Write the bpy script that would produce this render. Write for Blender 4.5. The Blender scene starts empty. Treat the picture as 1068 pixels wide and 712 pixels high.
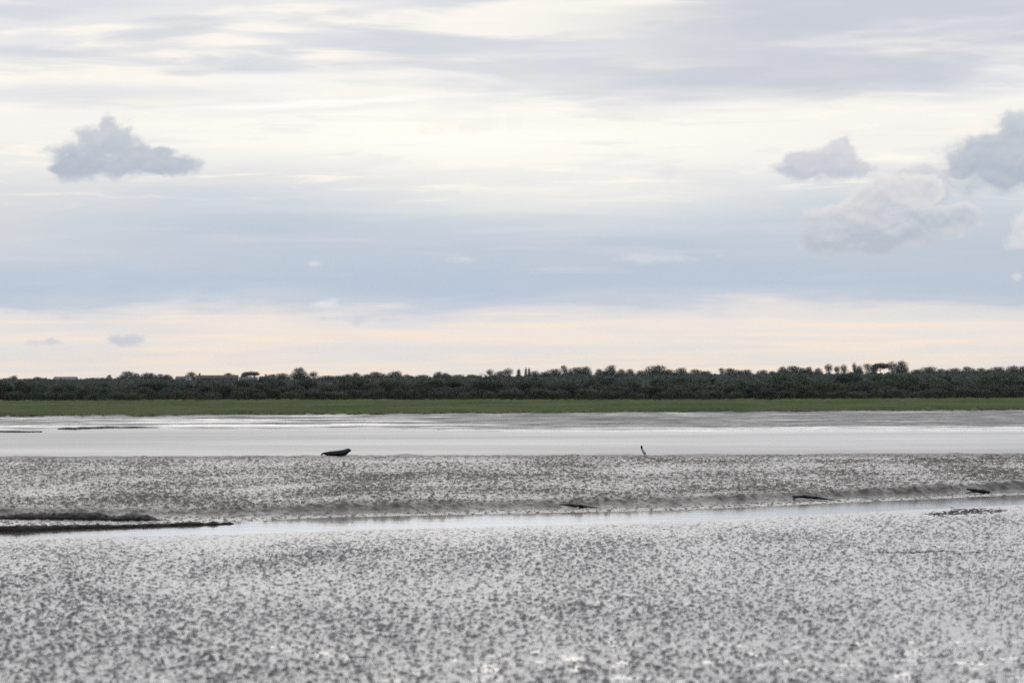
import bpy, bmesh, math, random
import numpy as np
from mathutils import Vector, Matrix

random.seed(11)
RNG = np.random.default_rng(11)
scene = bpy.context.scene
COL = scene.collection
R = math.radians

# ------------------------------------------------------------------ survey
# The place was surveyed from the photograph: a 137 mm view from 3.45 m above the mud.
# at() turns a bearing/depression read from the photograph into a real position on the land.
F, H, U0, VH, ROLL = 4056.0, 3.45, 534.0, 405.0, 0.0028
def vhor(u): return VH - (u - U0) * ROLL
def at(u, v, z=0.0):
    d = (H - z) * F / (v - vhor(u))
    return Vector(((u - U0) / F * d, d, z))
def at_depth(u, v, d):
    return Vector(((u - U0) / F * d, d, H - (v - vhor(u)) / F * d))

# ------------------------------------------------------------------ helpers
def lin(c):
    out = []
    for v in c:
        v /= 255.0
        out.append(v / 12.92 if v <= 0.04045 else ((v + 0.055) / 1.055) ** 2.4)
    return out

def link(name, me, mat=None, parent=None):
    o = bpy.data.objects.new(name, me)
    COL.objects.link(o)
    if mat is not None:
        for m in (mat if isinstance(mat, (list, tuple)) else [mat]):
            me.materials.append(m)
    if parent is not None:
        o.parent = parent
    return o

def tag(o, label=None, cat=None, group=None, kind=None):
    if label: o['label'] = label
    if cat: o['category'] = cat
    if group: o['group'] = group
    if kind: o['kind'] = kind
    return o

def empty(name, loc=(0, 0, 0), rz=0.0):
    o = bpy.data.objects.new(name, None)
    COL.objects.link(o)
    o.location = loc
    o.rotation_euler = (0, 0, rz)
    o.empty_display_size = 0.2
    return o

def mesh_np(name, verts, quads, smooth=True):
    """verts (n,3), quads (m,4)"""
    me = bpy.data.meshes.new(name)
    n, m = len(verts), len(quads)
    k = quads.shape[1]
    me.vertices.add(n)
    me.vertices.foreach_set('co', np.ascontiguousarray(verts, dtype=np.float32).ravel())
    me.loops.add(m * k)
    me.loops.foreach_set('vertex_index', np.ascontiguousarray(quads, dtype=np.int32).ravel())
    me.polygons.add(m)
    me.polygons.foreach_set('loop_start', np.arange(m, dtype=np.int32) * k)
    me.polygons.foreach_set('loop_total', np.full(m, k, dtype=np.int32))
    me.update(calc_edges=True)
    if smooth:
        me.polygons.foreach_set('use_smooth', np.ones(m, dtype=bool))
    me.update()
    return me

def grid_quads(nr, nc):
    i = np.arange(nr - 1)[:, None] * nc + np.arange(nc - 1)[None, :]
    i = i.ravel()
    return np.stack([i, i + 1, i + nc + 1, i + nc], axis=1)

def bm_obj(name, bm, mat, parent=None, smooth=False):
    me = bpy.data.meshes.new(name)
    bmesh.ops.recalc_face_normals(bm, faces=bm.faces)
    bm.to_mesh(me); bm.free()
    if smooth:
        for p in me.polygons: p.use_smooth = True
    return link(name, me, mat, parent)

def perlin(x, y, seed=0):
    x = np.asarray(x, dtype=np.float32); y = np.asarray(y, dtype=np.float32)
    xi = np.floor(x).astype(np.int64); yi = np.floor(y).astype(np.int64)
    xf = x - xi; yf = y - yi
    def g(ix, iy, dx, dy):
        h = (ix * 374761393 + iy * 668265263 + seed * 974634777) & 0xFFFFFFFF
        h = ((h ^ (h >> 13)) * 1274126177) & 0xFFFFFFFF
        h = h ^ (h >> 16)
        a = (h & 0xFFFF).astype(np.float32) * (2 * np.pi / 65536)
        return np.cos(a) * dx + np.sin(a) * dy
    u = xf * xf * xf * (xf * (xf * 6 - 15) + 10)
    v = yf * yf * yf * (yf * (yf * 6 - 15) + 10)
    n00 = g(xi, yi, xf, yf); n10 = g(xi + 1, yi, xf - 1, yf)
    n01 = g(xi, yi + 1, xf, yf - 1); n11 = g(xi + 1, yi + 1, xf - 1, yf - 1)
    a = n00 + u * (n10 - n00); b = n01 + u * (n11 - n01)
    return (a + v * (b - a)) * 1.41

def sstep(a, b, x):
    t = np.clip((x - a) / (b - a), 0, 1)
    return t * t * (3 - 2 * t)

# ------------------------------------------------------------------ node helper
class NT:
    def __init__(self, tree):
        self.t = tree
    def new(self, typ, **kw):
        n = self.t.nodes.new(typ)
        for k, v in kw.items(): setattr(n, k, v)
        return n
    def put(self, sock, v):
        if v is None: return
        if hasattr(v, 'is_linked') or isinstance(v, bpy.types.NodeSocket):
            self.t.links.new(v, sock)
        else:
            if isinstance(v, (list, tuple)) and len(v) == 3 and sock.type == 'RGBA': v = (*v, 1)
            sock.default_value = v
    def m(self, op, a, b=None, c=None, clamp=False):
        n = self.new('ShaderNodeMath', operation=op, use_clamp=clamp)
        self.put(n.inputs[0], a); self.put(n.inputs[1], b); self.put(n.inputs[2], c)
        return n.outputs[0]
    def add(self, a, b): return self.m('ADD', a, b)
    def sub(self, a, b): return self.m('SUBTRACT', a, b)
    def mul(self, a, b): return self.m('MULTIPLY', a, b)
    def smooth(self, x, a, b, lo=0.0, hi=1.0):
        n = self.new('ShaderNodeMapRange', interpolation_type='SMOOTHSTEP')
        self.put(n.inputs['Value'], x)
        n.inputs['From Min'].default_value = a; n.inputs['From Max'].default_value = b
        n.inputs['To Min'].default_value = lo; n.inputs['To Max'].default_value = hi
        return n.outputs[0]
    def mix(self, f, a, b):
        n = self.new('ShaderNodeMix', data_type='RGBA', blend_type='MIX')
        self.put(n.inputs[0], f); self.put(n.inputs[6], a); self.put(n.inputs[7], b)
        return n.outputs[2]
    def xyz(self, x, y, z=0.0):
        n = self.new('ShaderNodeCombineXYZ')
        self.put(n.inputs[0], x); self.put(n.inputs[1], y); self.put(n.inputs[2], z)
        return n.outputs[0]
    def noise(self, vec, scale=1.0, detail=4.0, rough=0.55, dist=0.0, lac=2.0):
        n = self.new('ShaderNodeTexNoise', noise_dimensions='3D')
        self.put(n.inputs['Vector'], vec)
        n.inputs['Scale'].default_value = scale; n.inputs['Detail'].default_value = detail
        n.inputs['Roughness'].default_value = rough; n.inputs['Distortion'].default_value = dist
        n.inputs['Lacunarity'].default_value = lac
        return n.outputs[0]
    def ramp(self, f, stops):
        n = self.new('ShaderNodeValToRGB')
        self.put(n.inputs[0], f)
        e = n.color_ramp.elements
        while len(e) > 1: e.remove(e[-1])
        e[0].position = stops[0][0]; e[0].color = (*stops[0][1], 1)
        for p, c in stops[1:]:
            q = e.new(p); q.color = (*c, 1)
        return n.outputs[0]

def material(name):
    m = bpy.data.materials.new(name)
    m.use_nodes = True
    nt = m.node_tree
    b = nt.nodes['Principled BSDF']
    return m, NT(nt), b

# ------------------------------------------------------------------ sky
SUN_EL, SUN_AZ = 32.0, -1.0
def build_world():
    w = bpy.data.worlds.new('World'); scene.world = w
    w.use_nodes = True
    t = w.node_tree
    for n in list(t.nodes): t.nodes.remove(n)
    N = NT(t)
    out = N.new('ShaderNodeOutputWorld'); bg = N.new('ShaderNodeBackground')
    t.links.new(bg.outputs[0], out.inputs[0])
    bg.inputs['Strength'].default_value = 0.1
    sky = N.new('ShaderNodeTexSky', sky_type='NISHITA')
    sky.sun_disc = False; sky.sun_elevation = R(SUN_EL); sky.sun_rotation = R(SUN_AZ)
    sky.altitude = 0; sky.air_density = 1.0; sky.dust_density = 1.5; sky.ozone_density = 1.0
    tc = N.new('ShaderNodeTexCoord')
    sep = N.new('ShaderNodeSeparateXYZ'); t.links.new(tc.outputs['Generated'], sep.inputs[0])
    sx, sy, sz = sep.outputs
    K = 70.79                                     # sky units: 1/70.79 degree
    X = N.mul(N.m('ARCTAN2', sx, sy), 57.29578 * K)    # bearing, + to the east
    Y = N.mul(N.m('ARCSINE', sz), 57.29578 * K)        # height above the horizon
    # ---- layered stratus: broad bands bent by long soft noise
    def nz(ax, ay, seed, detail=5, rough=.58, dist=.3, lo=.36, hi=.64):
        return N.smooth(N.noise(N.xyz(N.mul(X, 1 / ax), N.mul(Y, 1 / ay), seed), 1, detail, rough, dist), lo, hi)
    w1 = N.noise(N.xyz(N.mul(X, 1 / 300), N.mul(Y, 1 / 60), 3.1), 1, 4, .55, .3)
    w2 = N.noise(N.xyz(N.mul(X, 1 / 120), N.mul(Y, 1 / 12), 8.7), 1, 5, .6, .4)
    Yw = N.add(Y, N.add(N.mul(N.sub(w1, .5), 70), N.mul(N.sub(w2, .5), 22)))
    Yw = N.add(Yw, N.smooth(X, 150, 560, 0, 7))                       # the blue bank dips to the east
    # the bank climbs between the first cumulus and the bright gap
    hx = N.mul(N.add(X, 215), 1 / 170)
    Yw = N.sub(Yw, N.mul(N.m('POWER', 2.718, N.mul(N.mul(hx, hx), -1)), N.smooth(Y, 120, 225, 0, 24)))
    def s(v, c): return (max(0, (405 - v)) / 440.0, lin(c))
    stops = [s(405, (245, 233, 219)), s(375, (243, 232, 221)), s(352, (239, 230, 223)), s(336, (239, 230, 224)),
             s(327, (226, 223, 225)), s(314, (192, 204, 220)), s(296, (175, 194, 216)),
             s(266, (177, 194, 214)), s(236, (184, 199, 216)), s(212, (198, 208, 220)),
             s(192, (215, 220, 226)), s(168, (236, 237, 236)), s(130, (243, 241, 238)),
             s(100, (243, 241, 240)), s(60, (231, 231, 234)), s(0, (221, 223, 230))]
    stops.sort(key=lambda q: q[0])
    base = N.ramp(N.mul(Yw, 1 / 440.0), stops)
    # low peach band: alternating grey, blue and peach streaks
    lowz = N.smooth(Yw, 92, 70)
    base = N.mix(N.mul(N.mul(lowz, nz(330, 15, 15.2)), .85), base, lin((224, 225, 227)))
    base = N.mix(N.mul(N.mul(lowz, nz(230, 8, 19.7, lo=.48, hi=.66)), .8), base, lin((250, 232, 214)))
    base = N.mix(N.mul(N.mul(N.smooth(Yw, 95, 75), N.mul(N.smooth(X, 40, -300), nz(260, 22, 23.1, lo=.44, hi=.64))), .6), base, lin((219, 221, 226)))
    # pale veils across the blue bank
    mid = N.mul(N.smooth(Yw, 96, 140), N.smooth(Yw, 250, 180))
    base = N.mix(N.mul(N.mul(nz(200, 14, 27.3, lo=.46, hi=.7), mid), .28), base, lin((216, 219, 226)))
    base = N.mix(N.mul(N.mul(nz(500, 40, 28.3, lo=.42, hi=.62), mid), .22), base, lin((208, 213, 223)))
    wst = N.mul(N.smooth(X, -240, -560), N.mul(N.smooth(Y, 90, 170), N.smooth(Y, 262, 190)))
    base = N.mix(N.mul(wst, .45), base, lin((223, 222, 224)))
    est = N.mul(N.smooth(X, 200, 560), N.mul(N.smooth(Y, 60, 110), N.smooth(Y, 220, 150)))
    base = N.mix(N.mul(est, .65), base, lin((182, 195, 212)))
    # glow of the veiled sun around the middle of the view, broken by veils
    gx = N.mul(N.add(X, 60), 1 / 330); gy = N.mul(N.sub(Y, 268), 1 / 52)
    g = N.m('POWER', 2.718, N.mul(N.add(N.mul(gx, gx), N.mul(gy, gy)), -1))
    base = N.mix(N.mul(g, .9), base, (1.02, .985, .93))
    gx2 = N.mul(N.sub(X, 60), 1 / 210); gy2 = N.mul(N.sub(Y, 205), 1 / 34)
    g2 = N.m('POWER', 2.718, N.mul(N.add(N.mul(gx2, gx2), N.mul(gy2, gy2)), -1))
    base = N.mix(N.mul(g2, N.add(.3, N.mul(w2, .5))), base, lin((244, 242, 238)))
    gap = N.mul(N.smooth(Y, 175, 225), N.smooth(Y, 320, 290))
    base = N.mix(N.mul(N.mul(gap, nz(190, 17, 33.3, 6, .62, .6, .5, .66)), .55), base, lin((228, 226, 229)))
    base = N.mix(N.mul(N.mul(gap, nz(150, 12, 37.9, 6, .62, .6, .52, .68)), .7), base, (1.0, .95, .86))
    # grey and cream streaks above
    hi = N.smooth(Yw, 262, 330)
    base = N.mix(N.mul(N.mul(hi, nz(380, 44, 41.2, 5, .52, .4, .42, .6)), .85), base, lin((211, 216, 225)))
    base = N.mix(N.mul(N.mul(hi, nz(240, 26, 44.2, 6, .55, .4, .48, .62)), .9), base, lin((251, 246, 238)))
    base = N.mix(N.mul(N.mul(hi, nz(300, 36, 48.4, 5, .52, .4, .5, .64)), .75), base, lin((202, 208, 219)))
    # dark slabs at upper right
    sl = N.mul(N.smooth(X, -60, 300), N.smooth(N.add(Y, N.mul(N.sub(w2, .5), 50)), 288, 325))
    sl = N.mul(sl, nz(380, 46, 77, 5, .52, .4, .36, .56))
    base = N.mix(N.mul(sl, .85), base, lin((193, 199, 212)))
    # a long thin contrail-like streak
    cx = N.mul(N.add(X, 200), 1 / 190)
    cyl = N.add(298, N.mul(N.m('TANH', cx), 12))
    d = N.add(N.sub(Y, cyl), N.mul(N.sub(w2, .5), 14))
    fade = N.m('POWER', 2.718, N.mul(N.mul(cx, cx), -1))
    st_w = N.mul(fade, N.smooth(N.m('ABSOLUTE', d), 5, 0))
    st_g = N.mul(fade, N.smooth(N.m('ABSOLUTE', N.add(d, 8)), 6, 0))
    base = N.mix(N.mul(st_g, .4), base, lin((222, 226, 232)))
    base = N.mix(N.mul(st_w, .7), base, (1.02, 1.0, .98))

    # ---- cumulus, each a cluster of billows with a flat base
    P = N.xyz(N.mul(X, 1 / 40), N.mul(Y, 1 / 30), 0)
    fb = N.noise(P, 1, 9, .6, .15)
    P2 = N.xyz(N.mul(X, 1 / 40), N.add(N.mul(Y, 1 / 30), .22), 0)
    fb_up = N.noise(P2, 1, 9, .6, .15)
    relief = N.sub(fb, fb_up)
    big = N.noise(N.xyz(N.mul(X, 1 / 80), N.mul(Y, 1 / 60), 5.5), 1, 3, .5)
    def cloud(base, blobs, ybase, dark, light, amp=2.0, alpha=.97, soft=.4, top=None, rel=1.8):
        f = None
        for (u, v, rx, ry) in blobs:
            dx = N.mul(N.sub(X, u - 534), 1 / (rx * 1.1)); dy = N.mul(N.sub(Y, 405 - v), 1 / (ry * 1.1))
            q = N.sub(1, N.m('SQRT', N.add(N.mul(dx, dx), N.mul(dy, dy))))
            f = q if f is None else N.m('SMOOTH_MAX', f, q, .2)
        f = N.add(f, N.mul(N.sub(fb, .54), amp))
        yb = 405 - ybase
        flat = N.smooth(N.add(Y, N.mul(N.sub(fb, .5), 26)), yb - 7, yb + 8)
        a = N.mul(N.mul(N.smooth(f, -.04, soft), flat), alpha)
        yt = 405 - (top if top else min(b[1] - b[3] for b in blobs))
        hgt = N.smooth(Y, yb, yt)
        tone = N.add(N.mul(hgt, .7), N.add(N.mul(relief, rel), N.mul(N.sub(big, .5), .8)))
        tone = N.add(tone, N.smooth(f, .5, 0, 0, .2))
        col = N.mix(N.m('ADD', tone, .02, clamp=True), lin(dark), lin(light))
        col = N.mix(N.mul(N.smooth(f, .3, .02, 0, .5), N.smooth(hgt, .3, .8)), col, lin((240, 238, 234)))
        return N.mix(a, base, col)
    # far puffs
    for (u, v, rx, ry, c) in [(62, 356, 14, 4.5, (199, 204, 218)), (139, 353, 16, 5, (188, 198, 216)), (338, 332, 22, 2.6, (196, 204, 220)),
                              (378, 332, 9, 5, (198, 205, 219)), (336, 317, 16, 4, (228, 230, 234)), (328, 275, 7, 3, (214, 219, 228)),
                              (485, 270, 24, 4, (209, 214, 224)), (40, 357, 12, 3, (214, 214, 222)), (700, 183, 11, 7, (226, 226, 231)),
                              (495, 133, 46, 7, (242, 239, 236)), (1057, 291, 5, 3, (212, 216, 225)), (700, 270, 40, 4, (205, 212, 226))]:
        base = cloud(base, [(u, v, rx * 1.4, ry * 1.5)], v + ry * 1.3, c, c, amp=3.4, alpha=.75, soft=.7)
    base = cloud(base, [(103, 172, 54, 26), (115, 152, 38, 30), (114, 134, 13, 18), (142, 166, 42, 20), (176, 172, 38, 13), (170, 160, 20, 9), (66, 177, 16, 7)],
                 187, (170, 182, 200), (203, 207, 216))
    base = cloud(base, [(866, 176, 42, 20), (878, 162, 20, 20), (880, 152, 9, 10), (838, 180, 36, 12), (836, 168, 22, 10)],
                 194, (186, 193, 208), (216, 216, 223))
    base = cloud(base, [(962, 192, 32, 22), (972, 202, 22, 24), (945, 190, 22, 16)], 228, (190, 198, 211), (212, 213, 221))
    base = cloud(base, [(898, 238, 62, 36), (925, 222, 46, 34), (872, 254, 50, 18), (944, 238, 48, 24), (900, 216, 24, 22), (940, 208, 34, 26), (960, 202, 24, 20), (978, 232, 60, 15)],
                 268, (176, 187, 203), (222, 222, 226), soft=.22, rel=1.9, amp=1.6)
    base = cloud(base, [(1048, 174, 66, 36), (1056, 152, 36, 30), (1078, 150, 56, 38), (1020, 170, 44, 28), (1004, 178, 24, 16), (1100, 172, 100, 40), (1036, 160, 26, 24)],
                 203, (166, 180, 198), (201, 206, 215), amp=1.5)
    base = cloud(base, [(1068, 248, 24, 20), (1082, 240, 30, 26)], 267, (202, 208, 218), (222, 222, 228))

    # ---- the rest of the sky dome: veiled overcast, brightest about the hidden sun
    hi_el = N.smooth(Y, 400, 900)
    dome = N.mix(N.smooth(sz, .12, .9), (.60, .63, .71), (.44, .47, .55))
    dome = N.mix(N.smooth(sy, .3, -.6), dome, (.40, .43, .50))
    wn = N.noise(tc.outputs['Generated'], 4, 4, .5)
    dome = N.mix(N.smooth(wn, .4, .65, 0, .35), dome, (.55, .58, .64))
    base = N.mix(hi_el, base, dome)
    side = N.smooth(N.m('ABSOLUTE', X), 900, 4500)
    base = N.mix(N.mul(side, .75), base, (.5, .53, .6))
    sd = (math.sin(R(SUN_AZ)) * math.cos(R(SUN_EL)), math.cos(R(SUN_AZ)) * math.cos(R(SUN_EL)), math.sin(R(SUN_EL)))
    vd = N.new('ShaderNodeVectorMath', operation='DOT_PRODUCT')
    t.links.new(tc.outputs['Generated'], vd.inputs[0]); vd.inputs[1].default_value = sd
    glow = N.mul(N.smooth(vd.outputs['Value'], .94, 1.0), N.smooth(Y, 330, 700))
    gm = N.new('ShaderNodeMix', data_type='RGBA', blend_type='ADD')
    N.put(gm.inputs[0], glow); N.put(gm.inputs[6], base); N.put(gm.inputs[7], (.14, .13, .11))
    base = gm.outputs[2]
    sc = N.new('ShaderNodeMix', data_type='RGBA', blend_type='MULTIPLY')
    sc.inputs[0].default_value = 1; N.put(sc.inputs[6], base); N.put(sc.inputs[7], (10.0, 10.0, 10.0))
    final = N.mix(.96, sky.outputs[0], sc.outputs[2])
    t.links.new(final, bg.inputs['Color'])
    try: w.cycles.sampling_method = 'MANUAL'; w.cycles.sample_map_resolution = 512
    except Exception: pass
build_world()

sun = bpy.data.lights.new('sun', 'SUN')
sun.energy = 0.5; sun.angle = R(60); sun.color = (1.0, .95, .88)
so = bpy.data.objects.new('sun', sun); COL.objects.link(so)
so.location = (0, 0, 60)
so.rotation_euler = Vector((math.sin(R(SUN_AZ)) * math.cos(R(SUN_EL)), math.cos(R(SUN_AZ)) * math.cos(R(SUN_EL)), math.sin(R(SUN_EL)))).to_track_quat('Z', 'Y').to_euler()

# ------------------------------------------------------------------ materials
def mat_mud(name, dark, light, r_lo, r_hi, bump_scale, bump, attr=True, spec=.5):
    m, N, b = material(name)
    g = N.new('ShaderNodeNewGeometry')
    n1 = N.noise(g.outputs['Position'], .9, 5, .6)
    n2 = N.noise(g.outputs['Position'], 9, 4, .6)
    col = N.mix(N.smooth(N.add(N.mul(n1, .6), N.mul(n2, .4)), .38, .62), dark, light)
    N.put(b.inputs['Base Color'], col)
    if attr:
        at_ = N.new('ShaderNodeAttribute', attribute_name='dry')
        rr = N.add(N.mul(at_.outputs['Fac'], r_hi - r_lo), r_lo)
        rr = N.add(rr, N.mul(N.sub(n2, .5), .12))
        N.put(b.inputs['Roughness'], rr)
    else:
        N.put(b.inputs['Roughness'], N.smooth(n1, .35, .65, r_lo, r_hi))
    b.inputs['IOR'].default_value = 1.36
    b.inputs['Specular IOR Level'].default_value = spec
    bp = N.new('ShaderNodeBump')
    bp.inputs['Strength'].default_value = bump; bp.inputs['Distance'].default_value = .02
    N.put(bp.inputs['Height'], N.noise(g.outputs['Position'], bump_scale, 4, .6))
    m.node_tree.links.new(bp.outputs[0], b.inputs['Normal'])
    return m

M_MUD = mat_mud('wet estuary mud', (.046, .046, .050), (.088, .086, .092), .15, .45, 30, .25)
M_BANK = mat_mud('mud bank', (.080, .069, .055), (.155, .134, .106), .2, .55, 24, .4)
M_FARMUD = mat_mud('far mud', (.085, .08, .077), (.14, .13, .122), .12, .75, 2.5, .5)
M_PEAT = mat_mud('dark peat', (.012, .0115, .012), (.03, .028, .027), .5, .7, 14, .5, attr=False, spec=.3)
M_WEED = mat_mud('red brown weed', (.016, .013, .012), (.042, .030, .026), .5, .75, 18, .6, attr=False, spec=.25)
M_OLIVE = mat_mud('olive weed', (.09, .083, .068), (.18, .165, .13), .5, .8, 18, .6, attr=False, spec=.25)
M_WOOD = mat_mud('dark wet wood', (.012, .011, .010), (.035, .03, .026), .4, .6, 20, .5, attr=False, spec=.4)

def mat_water(name, col, rough, sx, sy, bump, dist=.05):
    m, N, b = material(name)
    b.inputs['Base Color'].default_value = (*col, 1)
    b.inputs['Roughness'].default_value = rough
    b.inputs['IOR'].default_value = 1.333
    g = N.new('ShaderNodeNewGeometry')
    sp = N.new('ShaderNodeSeparateXYZ'); m.node_tree.links.new(g.outputs['Position'], sp.inputs[0])
    v = N.xyz(N.mul(sp.outputs[0], sx), N.mul(sp.outputs[1], sy), 0)
    bp = N.new('ShaderNodeBump')
    bp.inputs['Strength'].default_value = bump; bp.inputs['Distance'].default_value = dist
    N.put(bp.inputs['Height'], N.noise(v, 1, 4, .55))
    m.node_tree.links.new(bp.outputs[0], b.inputs['Normal'])
    return m
M_PUDDLE = mat_water('puddle water', (.08, .075, .07), .04, 1.6, 1.6, .05, .02)
M_CREEK = mat_water('creek water', (.10, .095, .085), .07, .8, 1.2, .10, .03)
M_RIVER = mat_water('river water', (.07, .078, .085), .28, .3, .22, .45, .12)

t_ = M_RIVER.node_tree; N_ = NT(t_)
g_ = N_.new('ShaderNodeNewGeometry'); sp_ = N_.new('ShaderNodeSeparateXYZ'); t_.links.new(g_.outputs['Position'], sp_.inputs[0])
n_ = N_.noise(N_.xyz(N_.mul(sp_.outputs[0], .018), N_.mul(sp_.outputs[1], .035), 3), 1, 5, .6, .3)
n2_ = N_.noise(N_.xyz(N_.mul(sp_.outputs[0], .006), N_.mul(sp_.outputs[1], .012), 9), 1, 3, .5)
N_.put(t_.nodes['Principled BSDF'].inputs['Roughness'], N_.add(N_.smooth(n_, .3, .7, .20, .28), N_.smooth(n2_, .4, .6, 0, .05)))

def mat_leaf(name, a, b_, haze=0):
    m, N, b = material(name)
    oi = N.new('ShaderNodeObjectInfo')
    g = N.new('ShaderNodeNewGeometry')
    n = N.noise(g.outputs['Position'], .35, 3, .6)
    f = N.add(N.mul(oi.outputs['Random'], .9), N.mul(N.sub(n, .42), .9))
    N.put(b.inputs['Base Color'], N.mix(N.m('ADD', f, 0, clamp=True), a, b_))
    b.inputs['Roughness'].default_value = .65
    b.inputs['Specular IOR Level'].default_value = .25
    return m
M_LEAF = mat_leaf('belt foliage', (.013, .024, .013), (.058, .086, .038))
M_LEAF2 = mat_leaf('skyline foliage', (.030, .042, .030), (.056, .070, .042))
M_SHRUB = mat_leaf('shrub foliage', (.030, .046, .022), (.07, .096, .042))
M_BARK, N_, b_ = material('bark')
N_.put(b_.inputs['Base Color'], N_.mix(N_.noise(None, 6, 4, .6), (.04, .032, .025), (.09, .075, .06)))
b_.inputs['Roughness'].default_value = .9

M_MARSH, N_, b_ = material('salt marsh turf')
g_ = N_.new('ShaderNodeNewGeometry')
sp_ = N_.new('ShaderNodeSeparateXYZ'); M_MARSH.node_tree.links.new(g_.outputs['Position'], sp_.inputs[0])
v_ = N_.xyz(N_.mul(sp_.outputs[0], .05), N_.mul(sp_.outputs[1], .012), 0)
n_ = N_.noise(v_, 1, 6, .65)
c_ = N_.mix(N_.smooth(n_, .35, .68), (.115, .155, .058), (.20, .225, .10))
c_ = N_.mix(N_.smooth(N_.noise(v_, 1.7, 6, .65), .52, .66, 0, .75), c_, (.2, .17, .11))
N_.put(b_.inputs['Base Color'], c_); b_.inputs['Roughness'].default_value = .9
b_.inputs['Specular IOR Level'].default_value = .1

M_HILL, N_, b_ = material('hill pasture')
N_.put(b_.inputs['Base Color'], N_.mix(N_.noise(None, .02, 4, .6), (.04, .06, .025), (.07, .09, .04)))
b_.inputs['Roughness'].default_value = .95; b_.inputs['Specular IOR Level'].default_value = .1
M_EARTH, N_, b_ = material('bare earth')
g_ = N_.new('ShaderNodeNewGeometry')
N_.put(b_.inputs['Base Color'], N_.mix(N_.noise(g_.outputs['Position'], .3, 4, .6), (.09, .07, .055), (.15, .12, .10)))
b_.inputs['Roughness'].default_value = .9

# ------------------------------------------------------------------ the near mud
PU = np.array([-700, -150, 0, 120, 240, 350, 530, 700, 880, 1068, 1250, 1800.])
CH_N = np.array([568, 563, 561, 559, 556.5, 552, 548, 543.5, 534.5, 525.5, 517, 500.])   # near shore of the creek
CH_F = np.array([558, 553, 551, 548.3, 544, 539, 535.5, 532, 524, 515.5, 508, 492.])  # far shore
TOE = np.array([547, 541, 538.5, 539.5, 538.5, 536, 532, 528.5, 520, 513, 505, 489.])   # foot of the far bank
RISE = .86 * np.array([.30, .24, .2, .2, .17, .33, .27, .24, .30, .33, .33, .33])
def depth_of(u, v, z=0.0):
    return (H - z) * F / (v - (VH - (u - U0) * ROLL))
def creek(x, y):
    u = U0 + x / y * F
    uc = np.clip(u, -700, 1800)
    return (depth_of(uc, np.interp(uc, PU, CH_N)), depth_of(uc, np.interp(uc, PU, CH_F)),
            depth_of(uc, np.interp(uc, PU, TOE)), np.interp(uc, PU, RISE))

def clods(x, y, scale, seed, dens, h, ramp=.5):
    wx = x + .05 * perlin(x * 9, y * 9, seed + 7); wy = y
    n = perlin(wx / scale, wy / scale, seed) + .55 * perlin(wx / (scale * .5), wy / (scale * .5), seed + 1) \
        + .3 * perlin(wx / (scale * .24), wy / (scale * .24), seed + 2)
    c = sstep(0, ramp, n - dens)
    return c * h, c

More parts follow.
